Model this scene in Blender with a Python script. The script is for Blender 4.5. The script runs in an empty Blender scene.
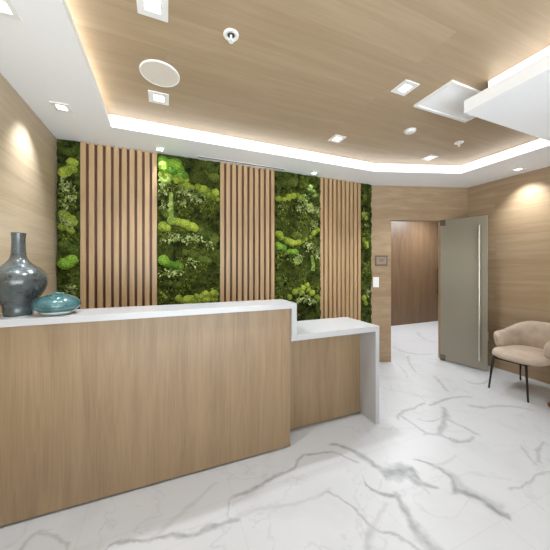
import bpy, bmesh, math, random
from mathutils import Vector, Matrix, noise
random.seed(7)
sc = bpy.context.scene
C = sc.collection

# ------------------------------------------------------------------ camera model
F, HX, HY, CAMZ = 267.0, 275.0, 267.0, 1.35
YAW = math.radians(22.2)
SN, CS = math.sin(YAW), math.cos(YAW)

def floor_pt(px, py, z=0.0):
    d = F * (CAMZ - z) / (py - HY)
    r = (px - HX) / F * d
    return (d * SN + r * CS, d * CS - r * SN)

def wall_pt(px, py, Y=2.96):
    t = (px - HX) / F
    d = Y / (CS - t * SN)
    return (d * (SN + t * CS), CAMZ - (py - HY) * d / F)

# ------------------------------------------------------------------ helpers
def tag(o, label=None, cat=None, group=None, kind=None):
    if label: o['label'] = label
    if cat: o['category'] = cat
    if group: o['group'] = group
    if kind: o['kind'] = kind
    return o

def obj(name, bm, mat, parent=None, smooth=False):
    me = bpy.data.meshes.new(name)
    bmesh.ops.recalc_face_normals(bm, faces=bm.faces)
    bm.to_mesh(me); bm.free()
    o = bpy.data.objects.new(name, me)
    C.objects.link(o)
    if mat: me.materials.append(mat)
    if smooth:
        for p in me.polygons: p.use_smooth = True
    if parent: o.parent = parent
    return o

def thing(name, label, cat, loc=(0, 0, 0), rz=0, group=None):
    o = bpy.data.objects.new(name, None)
    o.empty_display_size = 0.1
    C.objects.link(o)
    o.location = loc; o.rotation_euler = (0, 0, rz)
    return tag(o, label, cat, group)

def box(bm, x0, x1, y0, y1, z0, z1, bev=0.0):
    vs = [bm.verts.new((x, y, z)) for z in (z0, z1) for y in (y0, y1) for x in (x0, x1)]
    fs = [(0, 2, 3, 1), (4, 5, 7, 6), (0, 1, 5, 4), (2, 6, 7, 3), (0, 4, 6, 2), (1, 3, 7, 5)]
    faces = [bm.faces.new([vs[i] for i in f]) for f in fs]
    if bev > 0:
        es = list({e for f in faces for e in f.edges})
        bmesh.ops.bevel(bm, geom=es, offset=bev, segments=2, affect='EDGES', profile=0.5)
    return bm

def boxbm(*a, bev=0.0):
    return box(bmesh.new(), *a, bev=bev)

def prism(bm, pts, z0, z1):
    lo = [bm.verts.new((x, y, z0)) for x, y in pts]
    hi = [bm.verts.new((x, y, z1)) for x, y in pts]
    n = len(pts)
    bm.faces.new(lo[::-1]); bm.faces.new(hi)
    for i in range(n):
        bm.faces.new((lo[i], lo[(i + 1) % n], hi[(i + 1) % n], hi[i]))
    return bm

def lathe(prof, n=48, bm=None, c=(0, 0, 0)):
    bm = bm or bmesh.new()
    rings = []
    for r, z in prof:
        if r < 1e-5:
            rings.append([bm.verts.new((c[0], c[1], c[2] + z))])
        else:
            rings.append([bm.verts.new((c[0] + r * math.cos(2 * math.pi * i / n), c[1] + r * math.sin(2 * math.pi * i / n), c[2] + z)) for i in range(n)])
    for a, b in zip(rings, rings[1:]):
        for i in range(n):
            j = (i + 1) % n
            if len(a) == 1 and len(b) == 1: continue
            if len(a) == 1: bm.faces.new((a[0], b[i], b[j]))
            elif len(b) == 1: bm.faces.new((a[i], a[j], b[0]))
            else: bm.faces.new((a[i], a[j], b[j], b[i]))
    return bm

def smooth_prof(pts, k=6):
    out = []
    n = len(pts)
    for i in range(n - 1):
        p0, p1, p2, p3 = pts[max(i - 1, 0)], pts[i], pts[i + 1], pts[min(i + 2, n - 1)]
        for j in range(k):
            t = j / k
            q = []
            for a in range(2):
                q.append(0.5 * (2 * p1[a] + (p2[a] - p0[a]) * t + (2 * p0[a] - 5 * p1[a] + 4 * p2[a] - p3[a]) * t * t + (3 * p1[a] - p0[a] - 3 * p2[a] + p3[a]) * t ** 3))
            out.append((max(q[0], 0.0), q[1]))
    out.append(pts[-1])
    return out

def tube(pts, rad, n=12, bm=None):
    bm = bm or bmesh.new()
    pts = [Vector(p) for p in pts]
    rad = rad if isinstance(rad, (list, tuple)) else [rad] * len(pts)
    rings = []
    for i, p in enumerate(pts):
        t = (pts[min(i + 1, len(pts) - 1)] - pts[max(i - 1, 0)]).normalized()
        up = Vector((0, 0, 1)) if abs(t.z) < 0.9 else Vector((0, 1, 0))
        a = t.cross(up).normalized(); b = t.cross(a)
        rings.append([bm.verts.new(p + rad[i] * (a * math.cos(2 * math.pi * k / n) + b * math.sin(2 * math.pi * k / n))) for k in range(n)])
    for r0, r1 in zip(rings, rings[1:]):
        for k in range(n):
            bm.faces.new((r0[k], r0[(k + 1) % n], r1[(k + 1) % n], r1[k]))
    bm.faces.new(rings[0][::-1]); bm.faces.new(rings[-1])
    return bm

# ------------------------------------------------------------------ materials
def newmat(name):
    m = bpy.data.materials.new(name); m.use_nodes = True
    nt = m.node_tree
    return m, nt, nt.nodes['Principled BSDF']

def srgb(r, g, b):
    f = lambda c: (c / 255 / 12.92) if c / 255 <= 0.04045 else ((c / 255 + 0.055) / 1.055) ** 2.4
    return (f(r), f(g), f(b), 1)

def plain(name, col, rough=0.5, metal=0.0, var=0.03, scale=20, bump=0.0, bscale=200):
    m, nt, b = newmat(name)
    N, L = nt.nodes, nt.links
    tc = N.new('ShaderNodeTexCoord')
    nz = N.new('ShaderNodeTexNoise'); nz.inputs['Scale'].default_value = scale; nz.inputs['Detail'].default_value = 3
    L.new(tc.outputs['Object'], nz.inputs['Vector'])
    mx = N.new('ShaderNodeMix'); mx.data_type = 'RGBA'
    mx.inputs[6].default_value = tuple(c * (1 - var) for c in col[:3]) + (1,)
    mx.inputs[7].default_value = tuple(min(1, c * (1 + var)) for c in col[:3]) + (1,)
    L.new(nz.outputs['Fac'], mx.inputs[0]); L.new(mx.outputs[2], b.inputs['Base Color'])
    b.inputs['Roughness'].default_value = rough; b.inputs['Metallic'].default_value = metal
    if bump:
        n2 = N.new('ShaderNodeTexNoise'); n2.inputs['Scale'].default_value = bscale
        L.new(tc.outputs['Object'], n2.inputs['Vector'])
        bp = N.new('ShaderNodeBump'); bp.inputs['Strength'].default_value = bump; bp.inputs['Distance'].default_value = 0.003
        L.new(n2.outputs['Fac'], bp.inputs['Height']); L.new(bp.outputs['Normal'], b.inputs['Normal'])
    return m

def emitter(name, col, strength):
    m, nt, b = newmat(name)
    b.inputs['Base Color'].default_value = (0.9, 0.9, 0.9, 1)
    b.inputs['Emission Color'].default_value = col + (1,)
    b.inputs['Emission Strength'].default_value = strength
    return m

def wood(name, cols, u='X', v='Z', rough=0.42, board=None, tint=0.06, seam=0.0, grain=1.0, fine=1.0, off=(0, 0, 0), soft=0.0):
    """u = object axis along the grain, v = across it; board = (length, width) of a plank or veneer leaf."""
    m, nt, b = newmat(name)
    N, L = nt.nodes, nt.links
    tc = N.new('ShaderNodeTexCoord')
    sp = N.new('ShaderNodeSeparateXYZ'); L.new(tc.outputs['Object'], sp.inputs[0])
    w = [a for a in 'XYZ' if a not in (u, v)][0]
    cb = N.new('ShaderNodeCombineXYZ')
    for i, a in enumerate((u, v, w)): L.new(sp.outputs[a], cb.inputs[i])
    ad = N.new('ShaderNodeVectorMath'); ad.operation = 'ADD'; ad.inputs[1].default_value = off
    L.new(cb.outputs[0], ad.inputs[0])
    vec = ad.outputs[0]
    brk = None
    if board:
        brk = N.new('ShaderNodeTexBrick')
        brk.inputs['Color1'].default_value = (0, 0, 0, 1); brk.inputs['Color2'].default_value = (1, 1, 1, 1)
        brk.inputs['Mortar'].default_value = (0.5, 0.5, 0.5, 1)
        brk.inputs['Scale'].default_value = 1.0
        brk.inputs['Brick Width'].default_value = board[0]; brk.inputs['Row Height'].default_value = board[1]
        brk.inputs['Mortar Size'].default_value = 0.0016; brk.inputs['Mortar Smooth'].default_value = 0.3
        brk.offset = 0.37; brk.offset_frequency = 2
        L.new(vec, brk.inputs['Vector'])
        # shift the grain from board to board
        sc3 = N.new('ShaderNodeVectorMath'); sc3.operation = 'SCALE'; sc3.inputs['Scale'].default_value = 7.3
        L.new(brk.outputs['Color'], sc3.inputs[0])
        a2 = N.new('ShaderNodeVectorMath'); a2.operation = 'ADD'
        L.new(vec, a2.inputs[0]); L.new(sc3.outputs[0], a2.inputs[1])
        gvec = a2.outputs[0]
    else:
        gvec = vec
    def nz(su, sv, detail, dist=0.0):
        mp = N.new('ShaderNodeMapping'); mp.inputs['Scale'].default_value = (su, sv, sv * 0.5)
        L.new(gvec, mp.inputs['Vector'])
        n = N.new('ShaderNodeTexNoise'); n.inputs['Scale'].default_value = 1.0; n.inputs['Detail'].default_value = detail
        n.inputs['Distortion'].default_value = dist; n.inputs['Roughness'].default_value = 0.6
        L.new(mp.outputs[0], n.inputs['Vector'])
        return n.outputs['Fac']
    big = nz(0.9, 14 * grain, 4, 0.6)
    mid = nz(1.6, 44 * fine, 4, 0.8)
    fin = nz(5.0, 260 * fine, 2)
    def math_(op, a, b_, c=None):
        n = N.new('ShaderNodeMath'); n.operation = op
        for i, x in enumerate((a, b_, c)):
            if x is None: continue
            if isinstance(x, (int, float)): n.inputs[i].default_value = x
            else: L.new(x, n.inputs[i])
        return n.outputs[0]
    g = math_('MULTIPLY', big, 0.5)
    g = math_('MULTIPLY_ADD', mid, 0.3, g)
    g = math_('MULTIPLY_ADD', fin, 0.2, g)
    if brk:
        t = math_('SUBTRACT', brk.outputs['Color'], 0.5)
        g = math_('MULTIPLY_ADD', t, tint * 2, g)
    cr = N.new('ShaderNodeValToRGB')
    cr.color_ramp.elements[0].position = 0.34 - soft; cr.color_ramp.elements[0].color = cols[0]
    cr.color_ramp.elements[1].position = 0.66 + soft; cr.color_ramp.elements[1].color = cols[2]
    e = cr.color_ramp.elements.new(0.5); e.color = cols[1]
    L.new(g, cr.inputs[0])
    out = cr.outputs[0]
    if brk and seam:
        mx = N.new('ShaderNodeMix'); mx.data_type = 'RGBA'
        k = math_('MULTIPLY', brk.outputs['Fac'], seam)
        L.new(k, mx.inputs[0]); L.new(out, mx.inputs[6]); mx.inputs[7].default_value = tuple(c * 0.45 for c in cols[0][:3]) + (1,)
        out = mx.outputs[2]
    L.new(out, b.inputs['Base Color'])
    b.inputs['Roughness'].default_value = rough
    bp = N.new('ShaderNodeBump'); bp.inputs['Strength'].default_value = 0.06; bp.inputs['Distance'].default_value = 0.002
    L.new(fin, bp.inputs['Height']); L.new(bp.outputs[0], b.inputs['Normal'])
    return m

OAK = (srgb(146, 121, 93), srgb(160, 136, 107), srgb(174, 152, 124))
OAKLIFT = (srgb(170, 150, 124), srgb(185, 166, 139), srgb(198, 181, 156))  # oak lightened in colour to make up for weak light at the left wall
OAKDESK = (srgb(126, 103, 76), srgb(149, 125, 95), srgb(168, 144, 112))
OAKCEIL = (srgb(158, 136, 109), srgb(172, 150, 122), srgb(186, 165, 137))
BROWN = (srgb(92, 71, 52), srgb(108, 85, 63), srgb(124, 99, 75))
SLAT = (srgb(160, 129, 93), srgb(178, 147, 109), srgb(192, 163, 125))

M = {}
M['wall_x'] = wood('veneer_wall_x', OAK, 'X', 'Z', board=(2.6, 0.31), tint=0.05, seam=0.35)
M['wall_y'] = wood('veneer_wall_y', OAK, 'Y', 'Z', board=(2.6, 0.31), tint=0.05, seam=0.35, off=(0.4, 0.1, 0))
M['ceil'] = wood('ceiling_oak', OAKCEIL, 'X', 'Y', board=(2.3, 0.24), tint=0.05, seam=0.12, grain=0.7, soft=0.08)
M['wall_p'] = wood('veneer_wall_pale', OAKLIFT, 'Y', 'Z', board=(2.6, 0.31), tint=0.05, seam=0.3, off=(0.9, 0.1, 0))
M['desk'] = wood('desk_oak', OAKDESK, 'Z', 'X', grain=0.55, fine=0.8, soft=0.05)
M['brown'] = wood('corridor_walnut', BROWN, 'Z', 'X', board=(3.2, 0.6), tint=0.05, seam=0.7)
M['slat'] = wood('slat_oak', SLAT, 'Z', 'X', grain=1.2)
M['slat_back'] = wood('slat_backing', (srgb(74, 44, 22), srgb(92, 56, 30), srgb(106, 68, 38)), 'Z', 'X')
M['white'] = plain('white_paint', srgb(246, 247, 249), 0.6, var=0.01)
M['stone'] = plain('white_quartz', srgb(186, 186, 187), 0.25, var=0.02, scale=6)
M['trimw'] = plain('white_metal', srgb(236, 236, 234), 0.4, var=0.01)
M['beige'] = plain('speaker_grille', srgb(222, 214, 202), 0.7, var=0.06, scale=400, bump=0.4, bscale=900)
M['black'] = plain('black_steel', srgb(24, 23, 23), 0.4, 0.3)
M['steel'] = plain('brushed_steel', srgb(205, 200, 188), 0.35, 0.6, var=0.05)
M['fitting'] = plain('patch_steel', srgb(120, 110, 96), 0.4, 0.6)
M['dark'] = plain('dark_slot', srgb(70, 70, 70), 0.6)
M['plate'] = plain('sign_metal', srgb(112, 96, 82), 0.4, 0.4)
M['plate_in'] = plain('sign_face', srgb(146, 130, 114), 0.45, 0.2)
M['ink'] = plain('sign_lettering', srgb(92, 78, 68), 0.6)
M['velvet'] = None
M['led'] = emitter('cove_diffuser', (1.0, 0.985, 0.95), 1.6)  # emission stands for the bright soffit edges and tray neck
M['led2'] = emitter('cove_tape', (0.88, 0.95, 1.0), 20.0)
M['lamp'] = emitter('downlight_lens', (1.0, 0.97, 0.92), 7.0)
M['bronze'] = plain('brown_base', srgb(140, 96, 62), 0.4, 0.2)

# velvet
m, nt, b = newmat('taupe_velvet')
N, L = nt.nodes, nt.links
tc = N.new('ShaderNodeTexCoord'); nz = N.new('ShaderNodeTexNoise'); nz.inputs['Scale'].default_value = 9; nz.inputs['Detail'].default_value = 4
L.new(tc.outputs['Object'], nz.inputs['Vector'])
cr = N.new('ShaderNodeValToRGB')
cr.color_ramp.elements[0].position = 0.3; cr.color_ramp.elements[0].color = srgb(162, 142, 125)
cr.color_ramp.elements[1].position = 0.72; cr.color_ramp.elements[1].color = srgb(184, 165, 148)
L.new(nz.outputs['Fac'], cr.inputs[0]); L.new(cr.outputs[0], b.inputs['Base Color'])
b.inputs['Roughness'].default_value = 0.75
b.inputs['Sheen Weight'].default_value = 0.5; b.inputs['Sheen Roughness'].default_value = 0.4
b.inputs['Sheen Tint'].default_value = srgb(235, 222, 208)
M['velvet'] = m

# frosted reeded glass
m, nt, b = newmat('frosted_glass')
N, L = nt.nodes, nt.links
b.inputs['Base Color'].default_value = srgb(190, 184, 166)
b.inputs['Roughness'].default_value = 0.3
b.inputs['Transmission Weight'].default_value = 0.55
b.inputs['IOR'].default_value = 1.45
tc = N.new('ShaderNodeTexCoord'); wv = N.new('ShaderNodeTexWave'); wv.inputs['Scale'].default_value = 22; wv.bands_direction = 'X'
L.new(tc.outputs['Object'], wv.inputs['Vector'])
bp = N.new('ShaderNodeBump'); bp.inputs['Strength'].default_value = 0.12; bp.inputs['Distance'].default_value = 0.002
L.new(wv.outputs['Fac'], bp.inputs['Height']); L.new(bp.outputs[0], b.inputs['Normal'])
M['glass'] = m

# mottled dark vase glaze
def glaze(name, cols, scale, rough, streak=1.0):
    m, nt, b = newmat(name)
    N, L = nt.nodes, nt.links
    tc = N.new('ShaderNodeTexCoord')
    mp = N.new('ShaderNodeMapping'); mp.inputs['Scale'].default_value = (1, 1, streak); L.new(tc.outputs['Object'], mp.inputs[0])
    n1 = N.new('ShaderNodeTexNoise'); n1.inputs['Scale'].default_value = scale; n1.inputs['Detail'].default_value = 8; n1.inputs['Roughness'].default_value = 0.75
    n2 = N.new('ShaderNodeTexNoise'); n2.inputs['Scale'].default_value = scale * 0.18; n2.inputs['Detail'].default_value = 2
    L.new(mp.outputs[0], n1.inputs['Vector']); L.new(mp.outputs[0], n2.inputs['Vector'])
    mm = N.new('ShaderNodeMix'); mm.inputs[0].default_value = 0.45
    L.new(n1.outputs['Fac'], mm.inputs[2]); L.new(n2.outputs['Fac'], mm.inputs[3])
    cr = N.new('ShaderNodeValToRGB')
    els = cr.color_ramp.elements
    els[0].position = 0.36; els[0].color = cols[0]; els[1].position = 0.64; els[1].color = cols[-1]
    for i, c in enumerate(cols[1:-1]):
        e = els.new(0.36 + 0.28 * (i + 1) / (len(cols) - 1)); e.color = c
    L.new(mm.outputs[0], cr.inputs[0]); L.new(cr.outputs[0], b.inputs['Base Color'])
    b.inputs['Roughness'].default_value = rough
    b.inputs['Coat Weight'].default_value = 0.6; b.inputs['Coat Roughness'].default_value = 0.08
    return m
M['vase'] = glaze('mottled_glaze', [srgb(30, 34, 34), srgb(52, 57, 57), srgb(72, 73, 70), srgb(58, 76, 80), srgb(104, 106, 102)], 70, 0.25)
M['teal'] = glaze('teal_glaze', [srgb(30, 66, 72), srgb(46, 86, 91), srgb(62, 102, 105), srgb(96, 130, 130)], 26, 0.15)
M['palefoot'] = plain('pale_glaze', srgb(196, 206, 200), 0.2, var=0.1, scale=30)

# moss
def mossmat(name, cols, scale=30, rough=0.95, bump=0.6, bs=140, vary=0.0):
    m, nt, b = newmat(name)
    N, L = nt.nodes, nt.links
    tc = N.new('ShaderNodeTexCoord')
    n1 = N.new('ShaderNodeTexNoise'); n1.inputs['Scale'].default_value = scale; n1.inputs['Detail'].default_value = 5; n1.inputs['Roughness'].default_value = 0.7
    L.new(tc.outputs['Object'], n1.inputs['Vector'])
    cr = N.new('ShaderNodeValToRGB'); els = cr.color_ramp.elements
    els[0].position = 0.38; els[0].color = cols[0]; els[1].position = 0.62; els[1].color = cols[-1]
    for i, c in enumerate(cols[1:-1]):
        e = els.new(0.38 + 0.24 * (i + 1) / (len(cols) - 1)); e.color = c
    L.new(n1.outputs['Fac'], cr.inputs[0]); L.new(cr.outputs[0], b.inputs['Base Color'])
    if vary:                                           # no two cushions are the same green
        oi = N.new('ShaderNodeObjectInfo'); hs = N.new('ShaderNodeHueSaturation')
        r1 = N.new('ShaderNodeMapRange'); r1.inputs['To Min'].default_value = 1 - vary; r1.inputs['To Max'].default_value = 1 + vary
        r2 = N.new('ShaderNodeMapRange'); r2.inputs['To Min'].default_value = 0.515; r2.inputs['To Max'].default_value = 0.485
        L.new(oi.outputs['Random'], r1.inputs['Value']); L.new(oi.outputs['Random'], r2.inputs['Value'])
        L.new(r1.outputs[0], hs.inputs['Value']); L.new(r2.outputs[0], hs.inputs['Hue'])
        L.new(cr.outputs[0], hs.inputs['Color']); L.new(hs.outputs[0], b.inputs['Base Color'])
    b.inputs['Roughness'].default_value = rough; b.inputs['Specular IOR Level'].default_value = 0.15
    n2 = N.new('ShaderNodeTexNoise'); n2.inputs['Scale'].default_value = bs; n2.inputs['Detail'].default_value = 3
    L.new(tc.outputs['Object'], n2.inputs['Vector'])
    bp = N.new('ShaderNodeBump'); bp.inputs['Strength'].default_value = bump; bp.inputs['Distance'].default_value = 0.01
    L.new(n2.outputs['Fac'], bp.inputs['Height']); L.new(bp.outputs[0], b.inputs['Normal'])
    return m
M['bed'] = mossmat('dark_moss', [srgb(26, 32, 12), srgb(48, 58, 20), srgb(78, 86, 32), srgb(54, 68, 26)], 14)
M['leafd'] = mossmat('dark_leaves', [srgb(38, 44, 15), srgb(64, 74, 25), srgb(92, 100, 38)], 9, bump=0)
M['leafm'] = mossmat('mid_leaves', [srgb(80, 94, 30), srgb(114, 126, 46), srgb(142, 150, 66)], 9, bump=0)
M['lime'] = mossmat('lime_moss', [srgb(96, 114, 30), srgb(152, 172, 56), srgb(186, 198, 98)], 4, bs=16, bump=1.0, vary=0.32)
M['vivid'] = mossmat('vivid_moss', [srgb(70, 110, 28), srgb(112, 156, 48), srgb(146, 182, 80)], 4, bs=16, bump=1.0, vary=0.32)
M['olive'] = mossmat('olive_moss', [srgb(50, 62, 22), srgb(86, 102, 38), srgb(116, 128, 58)], 4, bs=16, bump=1.0, vary=0.32)
M['pale'] = mossmat('pale_leaves', [srgb(104, 122, 58), srgb(156, 170, 100), srgb(196, 202, 146)], 20, bump=0)
M['fern'] = mossmat('fern_green', [srgb(88, 112, 44), srgb(122, 146, 66), srgb(160, 176, 98)], 20, bump=0)

# ------------------------------------------------------------------ marble floor
def marble():
    m, nt, b = newmat('veined_marble')
    N, L = nt.nodes, nt.links
    def mth(op, a, b_=None, c=None, clamp=False):
        n = N.new('ShaderNodeMath'); n.operation = op; n.use_clamp = clamp
        for i, x in enumerate((a, b_, c)):
            if x is None: continue
            if isinstance(x, (int, float)): n.inputs[i].default_value = x
            else: L.new(x, n.inputs[i])
        return n.outputs[0]
    tc = N.new('ShaderNodeTexCoord')
    P0 = tc.outputs['Object']
    wn = N.new('ShaderNodeTexNoise'); wn.inputs['Scale'].default_value = 9; wn.inputs['Detail'].default_value = 5; wn.inputs['Roughness'].default_value = 0.65
    L.new(P0, wn.inputs['Vector'])
    ws = N.new('ShaderNodeVectorMath'); ws.operation = 'SUBTRACT'; ws.inputs[1].default_value = (0.5, 0.5, 0.5); L.new(wn.outputs['Color'], ws.inputs[0])
    wm = N.new('ShaderNodeVectorMath'); wm.operation = 'MULTIPLY_ADD'
    wm.inputs[1].default_value = (0.075, 0.075, 0); L.new(ws.outputs[0], wm.inputs[0]); L.new(P0, wm.inputs[2])
    P = wm.outputs[0]
    # veins: (strength, half width at start, half width at end, pixel track on the photo's floor)
    V = [
     (.55, .008, .012, [(106,549),(120,543),(150,539.5),(172,535.5),(190,535.5),(204,529),(223,523.8),(239,518.4)]),
     (.55, .010, .010, [(234,496.5),(259,486),(270,479),(293,470),(299,458),(313,454),(334,452.5)]),
     (.35, .006, .006, [(234,496),(228,504),(227,517)]),
     (.6, .014, .020, [(330.5,443.6),(338,445),(355,452),(368,459.6),(376,467),(388,475)]),
     (.75, .035, .060, [(384,474),(396,472),(408,472),(418,477)]),
     (.65, .034, .012, [(408,472),(416,481),(425,484),(438,488)]),
     (.6, .012, .024, [(418,460),(435,466),(449,475),(454.5,485),(456,492)]),
     (.7, .022, .016, [(455,490),(474,496),(493,508),(508,517)]),
     (.35, .022, .034, [(437,468),(452,475),(462,486),(478,497),(500,508)]),
     (.5, .006, .007, [(333.5,452),(346.5,458),(358,462.5)]),
     (.7, .010, .014, [(364,481.5),(368,487),(378.5,492.5),(399,495.4)]),
     (.6, .014, .030, [(396,493),(403,506),(410.6,521),(420,534),(435.5,552)]),
     (.45, .007, .010, [(324.7,493),(340,498),(353,508),(363,519),(372.5,527),(390,532.5),(405,540),(422,552)]),
     (.35, .018, .012, [(372.5,526),(369,536),(366,552)]),
     (.22, .012, .010, [(385,503),(378,516),(372,527)]),
     (.5, .014, .012, [(430,405),(443,400.7),(454,398),(471.5,397.5)]),
     (.5, .020, .018, [(443,407),(445.7,418),(442,427),(440,434.5)]),
     (.42, .010, .016, [(425,434),(440,434.5),(456,441.5),(473.6,437)]),
     (.42, .008, .014, [(418,419),(430,421.5),(446,419),(458,424.7),(478,434)]),
     (.4, .016, .014, [(466,404),(480,407),(504,406),(532,410)]),
     (.4, .008, .012, [(542,442),(538,454),(541,463),(552,467)]),
     (.4, .006, .010, [(511,489),(526,485),(539,474),(553,473)]),
     (.25, .008, .008, [(380,386),(390,390),(410,393),(419,396),(424,403)]),
     (.45, .012, .014, [(424,403),(414,408),(403,412),(398,419)]),
     (.42, .010, .010, [(399,414.5),(410.5,422),(425,432),(440,436),(460,441)]),
     (.4, .012, .012, [(408,356),(410,364),(416,372)]),
     (.4, .022, .022, [(394,347),(410,353),(432,354)]),
     (.35, .020, .020, [(418,332),(428,340),(442,343)]),
     (.4, .014, .014, [(434,376),(440,382),(447,391)]),
     (.4, .020, .016, [(461,377),(472,383),(489,380)]),
     (.35, .014, .010, [(46,529),(30,538),(20.5,552)]),
     (.35, .008, .008, [(44,532),(61,541),(67,551)]),
     (.2, .010, .012, [(217,483),(186,509),(150,541)]),
     (.2, .010, .008, [(430,466),(446,462),(456,455)]),
     (.3, .008, .008, [(523,447),(528,455),(536,464)]),
     (.25, .012, .012, [(396,362),(403,370),(408,378)]),
     (.2, .01, .01, [(240,515),(268,507),(300,502),(330,489)]),
    ]
    total = None
    thick = N.new('ShaderNodeTexNoise'); thick.inputs['Scale'].default_value = 14; thick.inputs['Detail'].default_value = 4
    L.new(P0, thick.inputs['Vector'])
    jit = mth('MULTIPLY_ADD', thick.outputs['Fac'], 1.3, 0.35)
    for s, w0, w1, px in V:
        pts = [Vector(floor_pt(*p)) for p in px]
        o, e = pts[0], pts[-1]
        dv = (e - o); Ln = dv.length; dv = dv / Ln; pv = Vector((-dv.y, dv.x))
        uv = [((p - o).dot(dv) / Ln, (p - o).dot(pv)) for p in pts]
        S = max(0.02, 2.2 * max(abs(q[1]) for q in uv))
        uu = [uv[0]]
        for q in uv[1:]:
            if q[0] > uu[-1][0] + 0.02: uu.append(q)
        vu = N.new('ShaderNodeVectorMath'); vu.operation = 'DOT_PRODUCT'; vu.inputs[1].default_value = (dv.x / Ln, dv.y / Ln, 0); L.new(P, vu.inputs[0])
        u = mth('SUBTRACT', vu.outputs['Value'], o.dot(dv) / Ln)
        vv = N.new('ShaderNodeVectorMath'); vv.operation = 'DOT_PRODUCT'; vv.inputs[1].default_value = (pv.x, pv.y, 0); L.new(P, vv.inputs[0])
        v = mth('SUBTRACT', vv.outputs['Value'], o.dot(pv))
        fc = N.new('ShaderNodeFloatCurve')
        cv = fc.mapping.curves[0]
        want = [(min(max(a, 0), 1), bb / S + 0.5) for a, bb in uu]
        cv.points[0].location = want[0]; cv.points[1].location = want[-1]
        for q in want[1:-1]: cv.points.new(*q)
        fc.mapping.update()
        L.new(u, fc.inputs['Value'])
        off = mth('MULTIPLY', mth('SUBTRACT', fc.outputs[0], 0.5), S)
        dist = mth('ABSOLUTE', mth('SUBTRACT', v, off))
        wd = mth('MULTIPLY', mth('MULTIPLY_ADD', u, (w1 - w0) * 1.9, w0 * 1.9), jit)
        k = mth('SUBTRACT', 1.0, mth('DIVIDE', dist, wd), clamp=True)
        k = mth('MULTIPLY', k, 1.25, clamp=True)
        ends = mth('SUBTRACT', 1.0, mth('MULTIPLY', mth('SUBTRACT', mth('ABSOLUTE', mth('SUBTRACT', u, 0.5)), 0.5), Ln / 0.02), clamp=True)
        k = mth('MULTIPLY', mth('MULTIPLY', k, ends), s)
        total = k if total is None else mth('MAXIMUM', total, k)
    # break the veins up a little
    br = N.new('ShaderNodeTexNoise'); br.inputs['Scale'].default_value = 20; br.inputs['Detail'].default_value = 4; L.new(P0, br.inputs['Vector'])
    total = mth('MULTIPLY', total, mth('MULTIPLY_ADD', br.outputs['Fac'], 1.3, 0.25), clamp=True)
    # soft clouds
    cl = N.new('ShaderNodeTexNoise'); cl.inputs['Scale'].default_value = 2.2; cl.inputs['Detail'].default_value = 6; cl.inputs['Distortion'].default_value = 1.2
    L.new(P0, cl.inputs['Vector'])
    cld = N.new('ShaderNodeMapRange'); cld.inputs['From Min'].default_value = 0.5; cld.inputs['From Max'].default_value = 0.8; cld.inputs['To Max'].default_value = 0.16
    L.new(cl.outputs['Fac'], cld.inputs['Value'])
    # faint hairline veins everywhere
    hv = N.new('ShaderNodeTexNoise'); hv.inputs['Scale'].default_value = 1.7; hv.inputs['Detail'].default_value = 7; hv.inputs['Roughness'].default_value = 0.55; hv.inputs['Distortion'].default_value = 0.8
    L.new(P0, hv.inputs['Vector'])
    hd = mth('ABSOLUTE', mth('SUBTRACT', hv.outputs['Fac'], 0.47))
    hk = mth('MULTIPLY', mth('SUBTRACT', 1.0, mth('DIVIDE', hd, 0.012), clamp=True), mth('MULTIPLY', thick.outputs['Fac'], 0.30))
    total = mth('MAXIMUM', total, hk)
    tot = mth('ADD', total, cld.outputs[0], clamp=True)
    mx = N.new('ShaderNodeMix'); mx.data_type = 'RGBA'
    mx.inputs[6].default_value = srgb(192, 192, 193); mx.inputs[7].default_value = srgb(112, 112, 113)
    L.new(tot, mx.inputs[0])
    # joints
    bk = N.new('ShaderNodeTexBrick'); bk.inputs['Scale'].default_value = 1
    bk.inputs['Brick Width'].default_value = 0.77; bk.inputs['Row Height'].default_value = 0.68
    bk.inputs['Mortar Size'].default_value = 0.0022; bk.inputs['Mortar Smooth'].default_value = 0.2
    bk.offset = 0.0
    sh = N.new('ShaderNodeVectorMath'); sh.operation = 'ADD'; sh.inputs[1].default_value = (7.7 - 0.365, 6.8 - 0.861, 0); L.new(P0, sh.inputs[0])
    L.new(sh.outputs[0], bk.inputs['Vector'])
    mj = N.new('ShaderNodeMix'); mj.data_type = 'RGBA'; mj.inputs[7].default_value = srgb(172, 172, 172)
    L.new(mth('MULTIPLY', bk.outputs['Fac'], 0.4), mj.inputs[0]); L.new(mx.outputs[2], mj.inputs[6])
    L.new(mj.outputs[2], b.inputs['Base Color'])
    b.inputs['Roughness'].default_value = 0.32; b.inputs['Specular IOR Level'].default_value = 0.4
    return m
M['marble'] = marble()

# ------------------------------------------------------------------ the setting
XL, XR, YB, YF = -0.915, 4.09, 3.0, -1.4
ZS, ZC = 2.51, 2.615
LY, RY = YF, YF
CA, CB = (2.68, 2.99), (XR, 2.55)          # ends of the slanted wall with the doorway
def structure(name, bm, mat, label=None):
    return tag(obj(name, bm, mat), label, None, None, 'structure')

structure('floor', boxbm(-1.1, 8.2, YF, 4.8, -0.1, 0), M['marble'])
structure('wall_left', boxbm(XL - 0.12, XL, LY, YB + 0.12, 0, ZC), M['wall_p'])
structure('wall_back', boxbm(XL, CA[0], YB, YB + 0.12, 0, ZC), M['wall_x'])
structure('wall_right', boxbm(XR, XR + 0.12, RY, CB[1] + 0.05, 0, ZC), M['wall_y'])
structure('ceiling', boxbm(-1.1, XR + 0.12, YF, 3.12, ZC, ZC + 0.1), M['ceil'])

# unseen left half of the front kept open for the added uplight
structure('wall_front', boxbm(1.9, XR + 0.12, YF - 0.12, YF, 0, ZC + 0.1), M['white'])
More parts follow.
